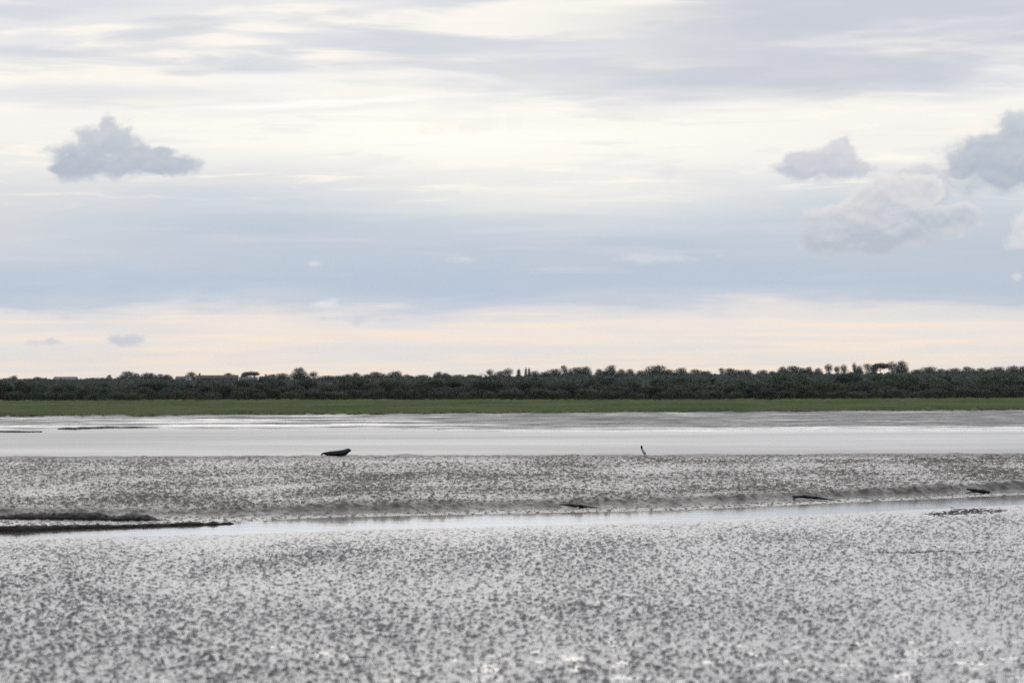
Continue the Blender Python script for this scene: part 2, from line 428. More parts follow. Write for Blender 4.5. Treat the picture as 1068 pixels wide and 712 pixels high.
def mud_height(x, y):
    yn, yf, yt, rise = creek(x, y)
    z = np.zeros_like(x)
    # broad wet undulation of the flat
    low = perlin(x / 1.7, y / 5.0, 21) * .6 + perlin(x / .8, y / 1.6, 22) * .4
    patch = perlin(x / 2.6, y / 9.0, 23) + .5 * perlin(x / .9, y / 3.5, 24)
    z += low * .006 + .0020 * perlin(x / .19, y / .26, 27) + .0009 * perlin(x / .08, y / .10, 28) + .003 - .012 * sstep(.22, .5, perlin(x / .55, y / .5, 29) + .25 * perlin(x / .2, y / .3, 30)) * sstep(56, 47, y) * sstep(-3.5, 1.0, x)
    near = sstep(1.0, -2.5, y - yn)                     # 1 on the near flat
    bank = sstep(0, 1, (y - yt + .35 * perlin(x / .9, y / 3, 36) + .2 * perlin(x / .3, y / 1, 37)) / 1.0)
    shelf = sstep(-1, .5, y - yf)
    # bank: short steep face then a long gentle rise to the crest and down to the river
    crest = 172.0 + .9 * perlin(x / 11.0, 0 * y, 31)
    top = np.clip((y - yt) / (crest - yt), 0, 1)
    edge = rise * (1 + .22 * perlin(x / 1.9, y / 6, 32) + .2 * perlin(x / .6, y / 2.0, 33))
    fz = bank * sstep(.09, .0, top)
    lump = fz * (.06 * perlin(x / .42, y / .5, 38) + .035 * perlin(x / .17, y / .2, 39))
    prof = edge * bank + lump + (.50 - rise) * sstep(.03, 1.0, top) * bank
    over = np.clip(y - crest, 0, 60)
    prof = prof - .0012 * over ** 2 - .014 * over
    prof = np.maximum(prof, -.9)
    zb = prof + .012 * perlin(x / 6, y / 5, 34) * bank
    z = z * (1 - bank) + zb
    # creek bed
    bed = sstep(-.6, .5, y - yn) * sstep(.6, -.5, y - yf)
    z -= .09 * bed
    # clods
    amp_near = near * (.88 + .15 * patch) * (1 - .55 * sstep(-16, -2, y - yn))
    d_near = .47 - .06 * patch - .06 * perlin(x / 5, y / 16, 20) + .06 * sstep(-14, -2, y - yn)
    h1, c1 = clods(x, y, .115, 41, d_near, .031, .42)
    h2, c2 = clods(x, y, .20, 45, d_near + .10, .034, .45)
    h6, c6 = clods(x, y, .15, 65, .14 - .10 * patch, .0115, .8)
    h7, c7 = clods(x, y, .075, 67, .18, .0075, .7)
    hn = (np.maximum(h1, h2) + h6 + h7) * np.clip(amp_near, .25, 1.2)
    amp_top = sstep(.0, .06, top) * sstep(1, -5, y - crest) + .9 * bank * sstep(.06, .0, top)
    pb = perlin(x / 3.2, y / 12, 25) + .6 * perlin(x / 14, y / 7, 26)
    h3, c3 = clods(x, y, .23, 51, .47 - .15 * pb, .052, .4)
    h4, c4 = clods(x, y, .12, 55, .48 - .1 * pb, .030, .4)
    h8, c8 = clods(x, y, .17, 69, .06 - .1 * pb, .017, .7)
    hb = (np.maximum(h3, h4) + h8) * np.clip(amp_top * (.9 + .3 * pb), 0, 1.3)
    sh = shelf * (1 - bank)
    h5, c5 = clods(x, y, .20, 61, .40, .03)
    z += sh * (.012 + .006 * low) * (1 - bed)
    dry = np.clip(np.maximum(np.maximum(np.maximum(c1, c2), .3 * c6) * near, np.maximum(np.maximum(c3, c4), .55 * c8) * np.clip(amp_top, 0, 1)), 0, 1)
    facing = bank * (1 - sstep(.0, .05, top))
    dry = np.maximum(dry, (.75 + .5 * perlin(x / .2, y / .4, 35)) * facing)
    dry = np.maximum(dry, .6 * sstep(-12, -2, y - crest))
    dry = np.maximum(dry, c5 * sh)
    return z + hn + hb + h5 * sh, dry

def bearing_cols(half, step, far):
    core = np.arange(-half, half + step * .5, step)
    ext = half + np.geomspace(step, far - half, 44)
    return np.concatenate([-ext[::-1], core, ext])

def mud_sheet(name, ys_fn, cols, mat, label=None):
    rows = ys_fn                                   # (nr, nc) depths
    nr, nc = rows.shape
    x = cols[None, :] * rows
    z, dry = mud_height(x.ravel(), rows.ravel())
    v = np.stack([x.ravel(), rows.ravel(), z], axis=1)
    me = mesh_np(name, v, grid_quads(nr, nc))
    a = me.attributes.new('dry', 'FLOAT', 'POINT')
    a.data.foreach_set('value', dry.astype(np.float32))
    o = link(name, me, mat)
    tag(o, kind='structure')
    return o

HALF = .18
# near flat: from under the camera's feet to mid creek
cols = bearing_cols(HALF, .00033, .9)
u_ = np.clip(U0 + cols * F, -700, 1800)
ymid = .5 * (depth_of(u_, np.interp(u_, PU, CH_N)) + depth_of(u_, np.interp(u_, PU, CH_F)))
tt = np.concatenate([np.linspace(-.62, 0, 24)[:-1], np.linspace(0, 1, 1300) ** 1.06])
ys = 43.0 + tt[:, None] * (ymid[None, :] - 43.0)
ys = np.maximum(ys, 6.0 + tt[:, None] * 2)
mud_sheet('mudflat', ys, cols, M_MUD)
# far bank: from mid creek over the crest and down under the river
cols = bearing_cols(HALF, .00027, .9)
u_ = np.clip(U0 + cols * F, -700, 1800)
ymid = .5 * (depth_of(u_, np.interp(u_, PU, CH_N)) + depth_of(u_, np.interp(u_, PU, CH_F)))
tt = np.concatenate([np.linspace(0, 1, 1150) ** 1.3, 1 + np.linspace(0, 1, 40)[1:] ** 1.3])
y1 = 182.0
ys = np.where(tt[:, None] <= 1, ymid[None, :] + tt[:, None] * (y1 - ymid[None, :]), y1 + (tt[:, None] - 1) * 58)
mud_sheet('mud_bank', ys, cols, M_BANK)

def strip(name, near, far, z, mat, n=60, kind='structure'):
    us = np.linspace(-700, 1800, n)
    vs = []
    for u in us:
        for d in (near(u), far(u)):
            vs.append(((u - U0) / F * d, d, z))
    q = np.array([[2 * i, 2 * i + 2, 2 * i + 3, 2 * i + 1] for i in range(n - 1)])
    o = link(name, mesh_np(name, np.array(vs), q, False), mat)
    return tag(o, kind=kind)
# standing water: a thin film lying in the hollows of the flat, and the creek
strip('puddle_water', lambda u: 18.0, lambda u: float(depth_of(u, np.interp(u, PU, CH_N))) - .35, .0, M_PUDDLE)
strip('creek_water', lambda u: float(depth_of(u, np.interp(u, PU, CH_N))) - .35, lambda u: float(depth_of(u, np.interp(u, PU, TOE))) + .6, .0, M_CREEK)

# ------------------------------------------------------------------ river, far flat, marsh, land
def sheet(name, x0, x1, y0, y1, z, mat):
    o = link(name, mesh_np(name, np.array([(x0, y0, z), (x1, y0, z), (x1, y1, z), (x0, y1, z)]), np.array([[0, 1, 2, 3]]), False), mat)
    return tag(o, kind='structure')
sheet('ground', -3500, 3500, -300, 4600, -1.2, M_HILL)
sheet('river', -900, 900, 186, 640, -.4, M_RIVER)

EDGE_U = np.array([-700, 0, 534, 1068, 1800.])
EDGE_V = np.array([434.5, 432.5, 429.5, 426.2, 423.])
def marsh_edge(u): return (H - .30) * F / (np.interp(u, EDGE_U, EDGE_V) - (VH - (u - U0) * ROLL))
def polar_sheet(name, ufn0, ufn1, nr, nc, zfn, mat, power=1.0, umin=-1500, umax=2600):
    us = np.linspace(umin, umax, nc)
    t = np.linspace(0, 1, nr) ** power
    y = ufn0(us)[None, :] + t[:, None] * (ufn1(us) - ufn0(us))[None, :]
    x = ((us - U0) / F)[None, :] * y
    z = zfn(x, y, np.broadcast_to(us[None, :], y.shape), np.broadcast_to(t[:, None], y.shape))
    me = mesh_np(name, np.stack([x.ravel(), y.ravel(), z.ravel()], 1), grid_quads(nr, nc))
    return tag(link(name, me, mat), kind='structure')

FAR = {}
def z_farmud(x, y, u, t):
    left = sstep(620, 60, u)
    s1 = perlin(x / 34, y / 16, 71) + .5 * perlin(x / 12, y / 9, 72) + .25 * perlin(x / 4, y / 5, 73)
    z = -.50 + .66 * t ** 1.1 - .22 * left * sstep(1.0, .35, t)
    z += s1 * (.03 + .03 * left) * sstep(0, .1, t)
    n2 = perlin(x / 45, y / 13, 75) + .45 * perlin(x / 13, y / 7, 76)
    for k, lv in enumerate((-.5, -.1, .3, .65)):                # small eroded steps
        z += (.05 + .03 * left) * sstep(lv - .03, lv + .03, n2 + .12 * perlin(x / 3, y / 6, 78 + k))
    run = sstep(.86, .93, t + .03 * perlin(x / 30, 0 * y, 79)) * sstep(1.0, .985, t)
    z -= .16 * run * sstep(760, 560, u)                         # wet runnel along the foot of the marsh
    z += .02 * perlin(x / 1.2, y / 3, 74) + .03 * sstep(.1, .5, perlin(x / .9, y / 1.5, 77)) * sstep(300, 700, u)
    n3 = perlin(x / 55, y / 11, 85) + .6 * perlin(x / 16, y / 6, 86) + .4 * perlin(x / 5, y / 3, 87)
    dry = sstep(-.55, .5, n3 + .9 * sstep(250, 760, u) + .35 * sstep(.1, .5, t) - .25) * (1 - .9 * run)
    dry = np.clip(dry * sstep(.0, .2, t + .1 * n3) * (.62 + .3 * perlin(x / 20, y / 5, 88) + .3 * perlin(x / 4, y / 4, 89)), 0, 1)
    FAR['dry'] = dry.ravel()
    return z
far = polar_sheet('far_mudflat', lambda u: 340 + 0 * u, lambda u: marsh_edge(u) + 34, 200, 1700, z_farmud, M_FARMUD)
far.data.attributes.new('dry', 'FLOAT', 'POINT').data.foreach_set('value', FAR['dry'].astype(np.float32))
def z_marsh(x, y, u, t):
    z = -.1 + .58 * sstep(0, .006, t + .004 * perlin(x / 3, y / 3, 83)) + .55 * t
    z += .05 * perlin(x / 3.0, y / 9, 81) + .06 * perlin(x / 14, y / 40, 82)
    return z
polar_sheet('salt_marsh', lambda u: marsh_edge(u) + 16 * perlin(u / 46, 0 * u, 84) + 12 * perlin(u / 15, 0 * u, 85) + 8 * perlin(u / 5, 0 * u, 86), lambda u: 985 + 0 * u, 220, 1200, z_marsh, M_MARSH, 1.2)
HB_U = np.array([-1500, 0, 300, 534, 800, 1068, 2600.])
HB_V = np.array([400.5, 399, 397.5, 395.5, 393.3, 391.6, 389.5])
HILL_D = 2400.0
def hill_top(u): return H - (np.interp(u, HB_U, HB_V) - (VH - (u - U0) * ROLL)) / F * HILL_D
def z_hill(x, y, u, t):
    d = (y - 960) / (HILL_D - 960)
    return 1.0 + (hill_top(u) - 1.0) * sstep(0, 1, np.clip(d, 0, 1)) + .25 * perlin(x / 90, y / 120, 91) * np.clip(d, 0, 1)
polar_sheet('hill', lambda u: 960 + 0 * u, lambda u: 4550 + 0 * u, 80, 200, z_hill, M_HILL, 1.8)

# ------------------------------------------------------------------ marsh grass (uncountable)
def make_grass():
    n = 42000
    u = RNG.uniform(-350, 1420, n); t = RNG.random(n) ** 1.5
    e = marsh_edge(u); e = e + 16 * perlin(u / 46, 0 * u, 84) + 12 * perlin(u / 15, 0 * u, 85) + 8 * perlin(u / 5, 0 * u, 86); y = e + 1.0 + t * (900 - e)
    x = (u - U0) / F * y
    z = .42 + .55 * ((y - e) / (985 - e)) + .0
    h = RNG.uniform(.10, .34, n) * (1 + .5 * perlin(x / 9, y / 20, 95)); w = RNG.uniform(.3, 1.1, n)
    a = RNG.uniform(-.9, .9, n)
    dx, dy = np.cos(a) * w, np.sin(a) * w
    lx = RNG.uniform(-.15, .15, n)
    v = np.empty((n, 4, 3))
    v[:, 0] = np.stack([x - dx, y - dy, z - .1], 1); v[:, 1] = np.stack([x + dx, y + dy, z - .1], 1)
    v[:, 2] = np.stack([x + dx * .5 + lx, y + dy * .5 + h * 2.0, z + h], 1); v[:, 3] = np.stack([x - dx * .6 + lx, y - dy * .6 + h * 1.7, z + h * .8], 1)
    me = mesh_np('marsh_grass', v.reshape(-1, 3), np.arange(4 * n).reshape(n, 4), False)
    o = link('marsh_grass', me, M_MARSH)
    tag(o, 'low green salt marsh grass covering the far bank', 'grass', kind='stuff')
make_grass()

# ------------------------------------------------------------------ trees
def leaf_mesh(name, lobes, n, size, seed, mat, scatter=.34):
    """lobes: (cx,cy,cz,rx,ry,rz); leaf clumps spread through the outer part of each lobe"""
    rg = np.random.default_rng(seed)
    vol = np.array([l[3] * l[4] + l[4] * l[5] for l in lobes]); vol = vol / vol.sum()
    pick = rg.choice(len(lobes), n, p=vol)
    L = np.array(lobes)[pick]
    d = rg.normal(size=(n, 3)); d /= np.linalg.norm(d, axis=1)[:, None]
    r = rg.random(n) ** .38
    bumpy = 1 + .16 * np.sin(d[:, 0] * 7 + pick) * np.cos(d[:, 2] * 6 + pick * 2)
    p = L[:, :3] + d * (r * bumpy)[:, None] * L[:, 3:]
    nrm = d + rg.normal(size=(n, 3)) * scatter + np.array([0, 0, .2])
    nrm /= np.linalg.norm(nrm, axis=1)[:, None]
    t1 = np.cross(nrm, rg.normal(size=(n, 3))); t1 /= np.linalg.norm(t1, axis=1)[:, None]
    t2 = np.cross(nrm, t1)
    s = size * rg.uniform(.55, 1.25, n)[:, None]
    v = np.stack([p - t1 * s, p - t2 * s * .7, p + t1 * s, p + t2 * s * .7], 1)
    v[:, :, 2] = np.maximum(v[:, :, 2], .05)
    me = mesh_np(name, v.reshape(-1, 3), np.arange(4 * n).reshape(n, 4), False)
    me.materials.append(mat)
    return me
def trunk_mesh(name, h, r, seed, limbs=4):
    rg = random.Random(seed)
    bm = bmesh.new()
    def tube(pts, rads, k=7):
        prev = None
        for (p, q) in zip(pts, rads):
            ring = [bm.verts.new((p[0] + math.cos(2 * math.pi * i / k) * q, p[1] + math.sin(2 * math.pi * i / k) * q, p[2])) for i in range(k)]
            if prev:
                for i in range(k): bm.faces.new((prev[i], prev[(i + 1) % k], ring[(i + 1) % k], ring[i]))
            else: bm.faces.new(ring[::-1])
            prev = ring
        bm.faces.new(prev)
    tube([(0, 0, -.2), (.02, 0, h * .3), (rg.uniform(-.1, .1), 0, h * .7), (rg.uniform(-.2, .2), .1, h)], [r * 1.35, r, r * .7, r * .35])
    for i in range(limbs):
        a = rg.uniform(0, 6.28); z0 = h * rg.uniform(.4, .8); l = h * rg.uniform(.25, .42)
        tube([(0, 0, z0), (math.cos(a) * l * .5, math.sin(a) * l * .5, z0 + l * .5), (math.cos(a) * l, math.sin(a) * l, z0 + l * .85)], [r * .5, r * .35, r * .15], 5)
    me = bpy.data.meshes.new(name)
    bm.to_mesh(me); bm.free(); me.materials.append(M_BARK)
    return me

def dome_lobes(seed, w, h, n=9, ground=True):
    rg = random.Random(seed); L = []
    L.append((0, 0, h * .45, w * .46, w * .46, h * .52))
    for i in range(n):
        a = rg.uniform(0, 6.28); q = rg.uniform(.15, .36) * w
        z = h * rg.uniform(.22, .8)
        s = rg.uniform(.11, .21) * w
        L.append((math.cos(a) * q, math.sin(a) * q, z, s, s, s * rg.uniform(.7, .95)))
    if ground:
        L.append((0, 0, h * .18, w * .46, w * .46, h * .2))
    return L
BELT = []      # unit trees 6 m tall
for k in range(7):
    w = [7.5, 6.6, 8.4, 6.0, 7.2, 9.0, 5.6][k]
    BELT.append((leaf_mesh('belt_crown_mesh', dome_lobes(100 + k, w, 6.0, 7), 11000, .17, 200 + k, M_LEAF), trunk_mesh('belt_trunk_mesh', 4.2, .2, k)))
SHRUB = []
for k in range(4):
    SHRUB.append((leaf_mesh('shrub_crown_mesh', dome_lobes(130 + k, [5.5, 4.6, 6.4, 4.0][k], 3.0, 8), 4200, .12, 230 + k, M_SHRUB), trunk_mesh('shrub_stem_mesh', 1.8, .09, 30 + k, 5)))

def plant_tree(name, loc, meshes, sxy, sz, rz, label, cat, group=None):
    e = empty(name, loc, rz)
    tag(e, label, cat, group)
    c = link('crown', meshes[0], None, e); c.scale = (sxy, sxy, sz)
    t = link('trunk', meshes[1], None, e); t.scale = (sxy, sxy, sz)
    return e
def ground_z(y, u):
    e = float(marsh_edge(u))
    if y < 975: return .42 + .55 * (y - e) / (985 - e)
    d = min(1, (y - 960) / (HILL_D - 960)); s = d * d * (3 - 2 * d)
    return 1.0 + (float(hill_top(u)) - 1.0) * s

belt_base = lambda u: 868 + 25 * math.sin(u / 150.0) + (u > 700) * 0
# three ranks of scrub and small trees; the top of the belt climbs slowly to the east
for rank, (dd, n, hts, lab) in enumerate([
        (0, 56, (.62, 1.0), 'shrub'),
        (26, 52, (3.0, 4.3), 'front'),
        (60, 50, (3.8, 5.4), 'mid'),
        (100, 46, (4.6, 6.4), 'back')]):
    for i in range(n):
        u = -190 + (i + random.uniform(-.24, .24)) * (1450 / n)
        rise = .86 + .26 * (u / 1068.0)
        y = belt_base(u) + dd + random.uniform(-8, 8)
        if u < 52 and rank < 3 and rank > 0: y += 70          # the belt steps back at its western end
        z = ground_z(y, u) - .1
        x = (u - U0) / F * y
        rz = random.uniform(0, 6.28)
        if rank == 0:
            s = random.uniform(*hts)
            plant_tree('shrub', (x, y, z), random.choice(SHRUB), s * random.uniform(1.3, 2.0), s, rz,
                       'low dense shrub at the foot of the tree belt, on the edge of the grass', 'shrub', 'shrubs along the foot of the tree belt')
        else:
            ht = random.uniform(*hts) * rise * random.choice([.8, .9, 1, 1.05])
            mm = random.choice(BELT)
            lb = {'front': 'dark green bushy tree in the front rank of the belt behind the grass',
                  'mid': 'dark leafy tree hemmed in at the heart of the belt behind the grass',
                  'back': 'rounded tree whose crown makes the upper edge of the dark belt'}[lab]
            plant_tree('tree', (x, y, z), mm, ht / 6.0 * random.uniform(1.35, 1.8), ht / 6.0, rz, lb, 'tree', 'trees of the dark belt, ' + lab + ' rank')

for dd, ht in ((26, 3.8), (60, 4.6), (100, 5.0)):
    y = belt_base(225) + dd
    plant_tree('tree', ((225 - U0) / F * y, y, ground_z(y, 225) - .1), BELT[dd % 7], ht / 6 * 1.5, ht / 6, dd,
               'dark leafy tree hemmed in at the heart of the belt behind the grass', 'tree', 'trees of the dark belt, mid rank')
# skyline trees on the hill
def forms():
    f = {}
    f['round'] = [[(0, 0, .55, .5, .5, .45), (.22, .1, .4, .32, .32, .3), (-.24, 0, .42, .3, .3, .3), (.05, -.1, .75, .3, .3, .25), (0, 0, .26, .58, .5, .28)],
                  [(0, 0, .5, .46, .46, .42), (.28, .1, .5, .28, .3, .28), (-.3, 0, .38, .26, .3, .3), (-.1, -.1, .76, .26, .3, .22), (.1, 0, .28, .6, .5, .26)],
                  [(-.1, 0, .52, .42, .46, .4), (.3, .1, .36, .26, .3, .3), (.12, 0, .7, .28, .3, .26), (-.32, -.1, .3, .24, .3, .26), (-.05, 0, .3, .56, .5, .28)]]
    f['bell'] = [[(0, 0, .8, .24, .24, .2), (0, 0, .58, .36, .36, .3), (.1, 0, .34, .46, .46, .3), (-.14, 0, .28, .42, .4, .28), (.22, 0, .2, .36, .3, .2)]]
    f['umbrella'] = [[(0, 0, .74, .5, .5, .2), (-.3, 0, .58, .22, .3, .24), (-.34, .1, .34, .18, .22, .3), (.26, 0, .7, .26, .3, .16), (-.3, 0, .16, .26, .3, .16)]]
    f['stalk'] = [[(0, 0, .74, .5, .5, .24), (.2, 0, .58, .32, .3, .2), (-.18, .1, .62, .3, .3, .2), (.05, 0, .4, .3, .3, .2), (0, 0, .16, .5, .5, .2)],
                  [(0, 0, .72, .46, .46, .26), (-.2, 0, .84, .28, .3, .14), (.22, 0, .56, .28, .3, .18), (-.1, 0, .42, .3, .3, .2), (0, 0, .16, .5, .5, .2)]]
    f['poplar'] = [[(0, 0, .5, .42, .42, .48), (0, 0, .3, .5, .5, .28), (0, 0, .75, .28, .28, .24)]]
    return f
FORMS = {}
for nm, ls in forms().items():
    FORMS[nm] = []
    for k, l in enumerate(ls):
        me = leaf_mesh('skyline_crown_mesh', l, 4600 if nm != 'stalk' else 2600, .026, 300 + k + len(nm) * 7, M_LEAF2, 1.1)
        FORMS[nm].append(me)
SK_TRUNK = [trunk_mesh('skyline_trunk_mesh', .72, .028, 60 + k, 5) for k in range(3)]

SKY_TREES = [
 (6, 394, 11, 'round', None), (14, 391, 8, 'round', 'small round tree standing up from the skyline at its western end, before the first roof'),
 (27, 395, 13, 'round', None), (41, 392.6, 12, 'round', 'dark flat-topped tree just west of the low grey barn roof'), (95, 394, 17, 'round', None), (108, 393.3, 6, 'round', None),
 (114, 390.6, 7, 'bell', 'small pointed tree on the skyline east of the low grey barn'), (125, 393, 11, 'round', None),
 (135, 386.6, 17, 'round', 'broad dark round tree, the first large one east of the grey barn'), (152, 388.6, 11, 'round', None), (159, 388.3, 9, 'round', None), (168, 389.3, 9, 'round', None), (175, 390, 10, 'round', None),
 (199, 387.6, 10, 'round', 'neat round tree rising beside the white gable of the house'),
 (240, 388.6, 11, 'round', 'dark round tree standing over the end of the long brown roof'), (261, 386.6, 14, 'umbrella', 'arching umbrella-shaped tree with sky showing under its crown'),
 (282, 390.2, 8, 'round', None), (293, 389, 14, 'round', 'dark dense tree crowding against the tall bell-shaped tree'), (312, 383, 20, 'bell', 'tallest bell-shaped tree on the skyline, standing behind the seal'),
 (327, 387, 8, 'stalk', 'small tree with a clear stem next to the tall bell-shaped tree'), (340, 391, 20, 'round', None), (352, 391, 14, 'round', None), (362, 389.4, 10, 'round', None), (371, 388.4, 10, 'round', None), (382, 390, 12, 'round', None),
 (393, 387.3, 17, 'round', 'wide low-domed tree on the skyline east of the seal'), (412, 386.2, 15, 'round', 'lumpy broad tree beside the wide low-domed tree'), (425, 390, 10, 'round', None), (440, 390.5, 14, 'round', None),
 (457, 386.8, 8, 'round', 'lone round-headed tree on a low stretch of the skyline'), (465, 388.4, 9, 'round', None), (477, 390, 16, 'round', None), (493, 390, 15, 'round', None),
 (511, 384.6, 6, 'stalk', 'slim tree with a small high crown on a bare stem, west of the poplars'), (522, 386, 12, 'round', None), (530, 383.6, 8, 'stalk', 'spreading tree with gaps under its flat crown, beside the slim high-crowned tree'),
 (541, 384.6, 4.5, 'poplar', 'short pointed conifer on the skyline beside two thin spires'), (548.5, 383.2, 2.4, 'poplar', 'thin spire of a poplar, western one of a close pair'), (551.8, 383.4, 2.4, 'poplar', 'thin spire of a poplar, eastern one of a close pair'),
 (557, 386, 12, 'round', None), (567, 387, 10, 'round', None), (578, 383.8, 15, 'round', 'broad dome between the thin poplars and the high-crowned tree'), (588.5, 380.6, 6.5, 'stalk', 'airy tree lifting a small crown on a thin stem above the dome'),
 (601, 381.8, 17, 'round', None), (611, 381.9, 11, 'round', None), (626, 384.2, 9, 'round', None), (637, 379.6, 12, 'round', 'tall blocky tree, the highest point of the skyline in the middle'), (648, 384.6, 9, 'round', None), (657, 384.6, 9, 'round', None), (668, 386, 10, 'round', None),
 (684, 380.6, 20, 'round', 'wide high tree on the skyline beyond the bird'), (697, 384.5, 12, 'round', None), (710, 382.6, 12, 'round', 'rounded dark tree just east of the wide high tree'), (727, 384.6, 15, 'round', None), (737, 386.6, 9, 'round', None),
 (753, 383.4, 6, 'stalk', 'ragged little tree sticking up out of the smooth skyline'), (764, 383.6, 17, 'round', None), (778, 384.6, 13, 'round', None), (795, 385.5, 11, 'round', None), (806, 386.5, 9, 'round', None), (816, 382, 9, 'round', None),
 (829, 381, 19, 'round', 'broad flat-topped tree group on the skyline, the start of the eastern rise'), (843, 381.6, 9, 'round', None), (853, 383.6, 9, 'round', None),
 (864, 379, 7.5, 'stalk', 'first of the open-stemmed tall trees in the eastern row'), (873, 381, 6, 'stalk', None), (880, 379.6, 6.5, 'stalk', None), (891, 377.4, 3.5, 'stalk', 'thinnest tree of the eastern row, a tuft on a bare pole'), (895.5, 380.6, 9, 'round', None),
 (906, 379, 9, 'stalk', None), (918, 377.6, 13, 'umbrella', 'leaning wide-crowned tree in the eastern row of tall trees'), (930, 376.6, 9, 'stalk', None), (940, 376, 11, 'round', 'tallest tree at the end of the eastern row, next to the drop in the skyline'),
 (955, 384.4, 10, 'round', None), (968, 382.2, 17, 'round', 'low wide dome just east of the row of tall trees'), (983, 384, 12, 'round', None), (995, 383, 15, 'round', None), (1010, 381.7, 13, 'round', None), (1025, 383.4, 15, 'round', None), (1040, 381.6, 17, 'round', None), (1056, 381, 13, 'round', None), (1067, 381.6, 11, 'round', None),
 (1090, 382, 18, 'round', None), (1115, 381, 16, 'round', None), (-20, 393, 16, 'round', None), (-45, 392, 14, 'round', None)]
for i, (u, vt, wpx, form, lab) in enumerate(SKY_TREES):
    y = HILL_D + random.uniform(-160, 90)
    gz = ground_z(y, u) - .4
    x = (u - U0) / F * y
    ztop = H - (vt - vhor(u)) / F * y
    ht = max(3.0, ztop - gz) / .98
    w = wpx / F * y * random.uniform(1.15, 1.45)
    k = random.randrange(len(FORMS[form]))
    sx = w if form != 'poplar' else w * 1.1
    nm = 'poplar' if form == 'poplar' and wpx < 3 else 'tree'
    e = empty(nm, (x, y, gz), random.uniform(-.5, .5))
    tag(e, lab or 'low rounded tree merging into the wooded skyline of the hill', nm, None if lab else 'trees of the wooded skyline')
    if not lab and form == 'stalk':
        e['label'] = 'tall open-stemmed tree in the eastern row above the wood'; e['group'] = 'open-stemmed trees in the eastern row'
    c = link('crown', FORMS[form][k], None, e); c.scale = (sx, sx, ht)
    t = link('trunk', random.choice(SK_TRUNK), None, e); t.scale = (max(6, sx * .9),) * 2 + (ht,)

# the far wood that clothes the hill, one mass under the skyline trees
def make_woodland():
    n = 60000
    u = RNG.uniform(-330, 1400, n); y = RNG.uniform(1250, 2480, n)
    x = (u - U0) / F * y
    d = np.clip((y - 960) / (HILL_D - 960), 0, 1); g = 1.0 + (hill_top(u) - 1.0) * d * d * (3 - 2 * d)
    crown = 1.0 + 1.5 * perlin(x / 9, y / 14, 301) + 1.2 * perlin(x / 26, y / 40, 302)
    west = sstep(420, 330, u) * sstep(165, 215, u) * sstep(1900, 2050, y)      # open ground about the houses
    crown = crown * (1 - .75 * west)
    z = g + np.maximum(.4, crown) * RNG.random(n) ** .35
    nrm = np.stack([RNG.normal(size=n) * .5, -.6 + RNG.normal(size=n) * .5, .8 + RNG.normal(size=n) * .3], 1)
    nrm /= np.linalg.norm(nrm, axis=1)[:, None]
    t1 = np.cross(nrm, RNG.normal(size=(n, 3))); t1 /= np.linalg.norm(t1, axis=1)[:, None]
    t2 = np.cross(nrm, t1); sz = RNG.uniform(.5, 1.1, n)[:, None]
    p = np.stack([x, y, z], 1)
    v = np.stack([p - t1 * sz, p - t2 * sz * .7, p + t1 * sz, p + t2 * sz * .7], 1)
    o = link('woodland', mesh_np('woodland', v.reshape(-1, 3), np.arange(4 * n).reshape(n, 4), False), M_LEAF2)
    tag(o, 'distant wood covering the hill beyond the dark belt', 'woodland', kind='stuff')
make_woodland()

# ------------------------------------------------------------------ houses on the hill
def plain(name, col, rough=.8):
    m, N, b = material(name)
    g = N.new('ShaderNodeNewGeometry')
    n = N.noise(g.outputs['Position'], .8, 5, .6)
    N.put(b.inputs['Base Color'], N.mix(n, [c * .8 for c in col], [min(1, c * 1.15) for c in col]))
    b.inputs['Roughness'].default_value = rough
    return m
M_WHITE = plain('white render', (.72, .70, .66)); M_BRICK = plain('brown brick', (.13, .105, .095)); M_GREYW = plain('grey render', (.27, .27, .27))
M_TILE = plain('red brown tile', (.105, .082, .074)); M_SLATE = plain('slate', (.10, .105, .115)); M_GLASS = plain('window glass', (.04, .045, .05), .1)
M_TIN = plain('grey sheet roof', (.13, .135, .14), .6); M_CREAM = plain('cream render', (.5, .46, .4))
def box(bm, x0, x1, y0, y1, z0, z1):
    v = [bm.verts.new(p) for p in ((x0, y0, z0), (x1, y0, z0), (x1, y1, z0), (x0, y1, z0), (x0, y0, z1), (x1, y0, z1), (x1, y1, z1), (x0, y1, z1))]
    for f in ((0, 3, 2, 1), (4, 5, 6, 7), (0, 1, 5, 4), (1, 2, 6, 5), (2, 3, 7, 6), (3, 0, 4, 7)): bm.faces.new([v[i] for i in f])
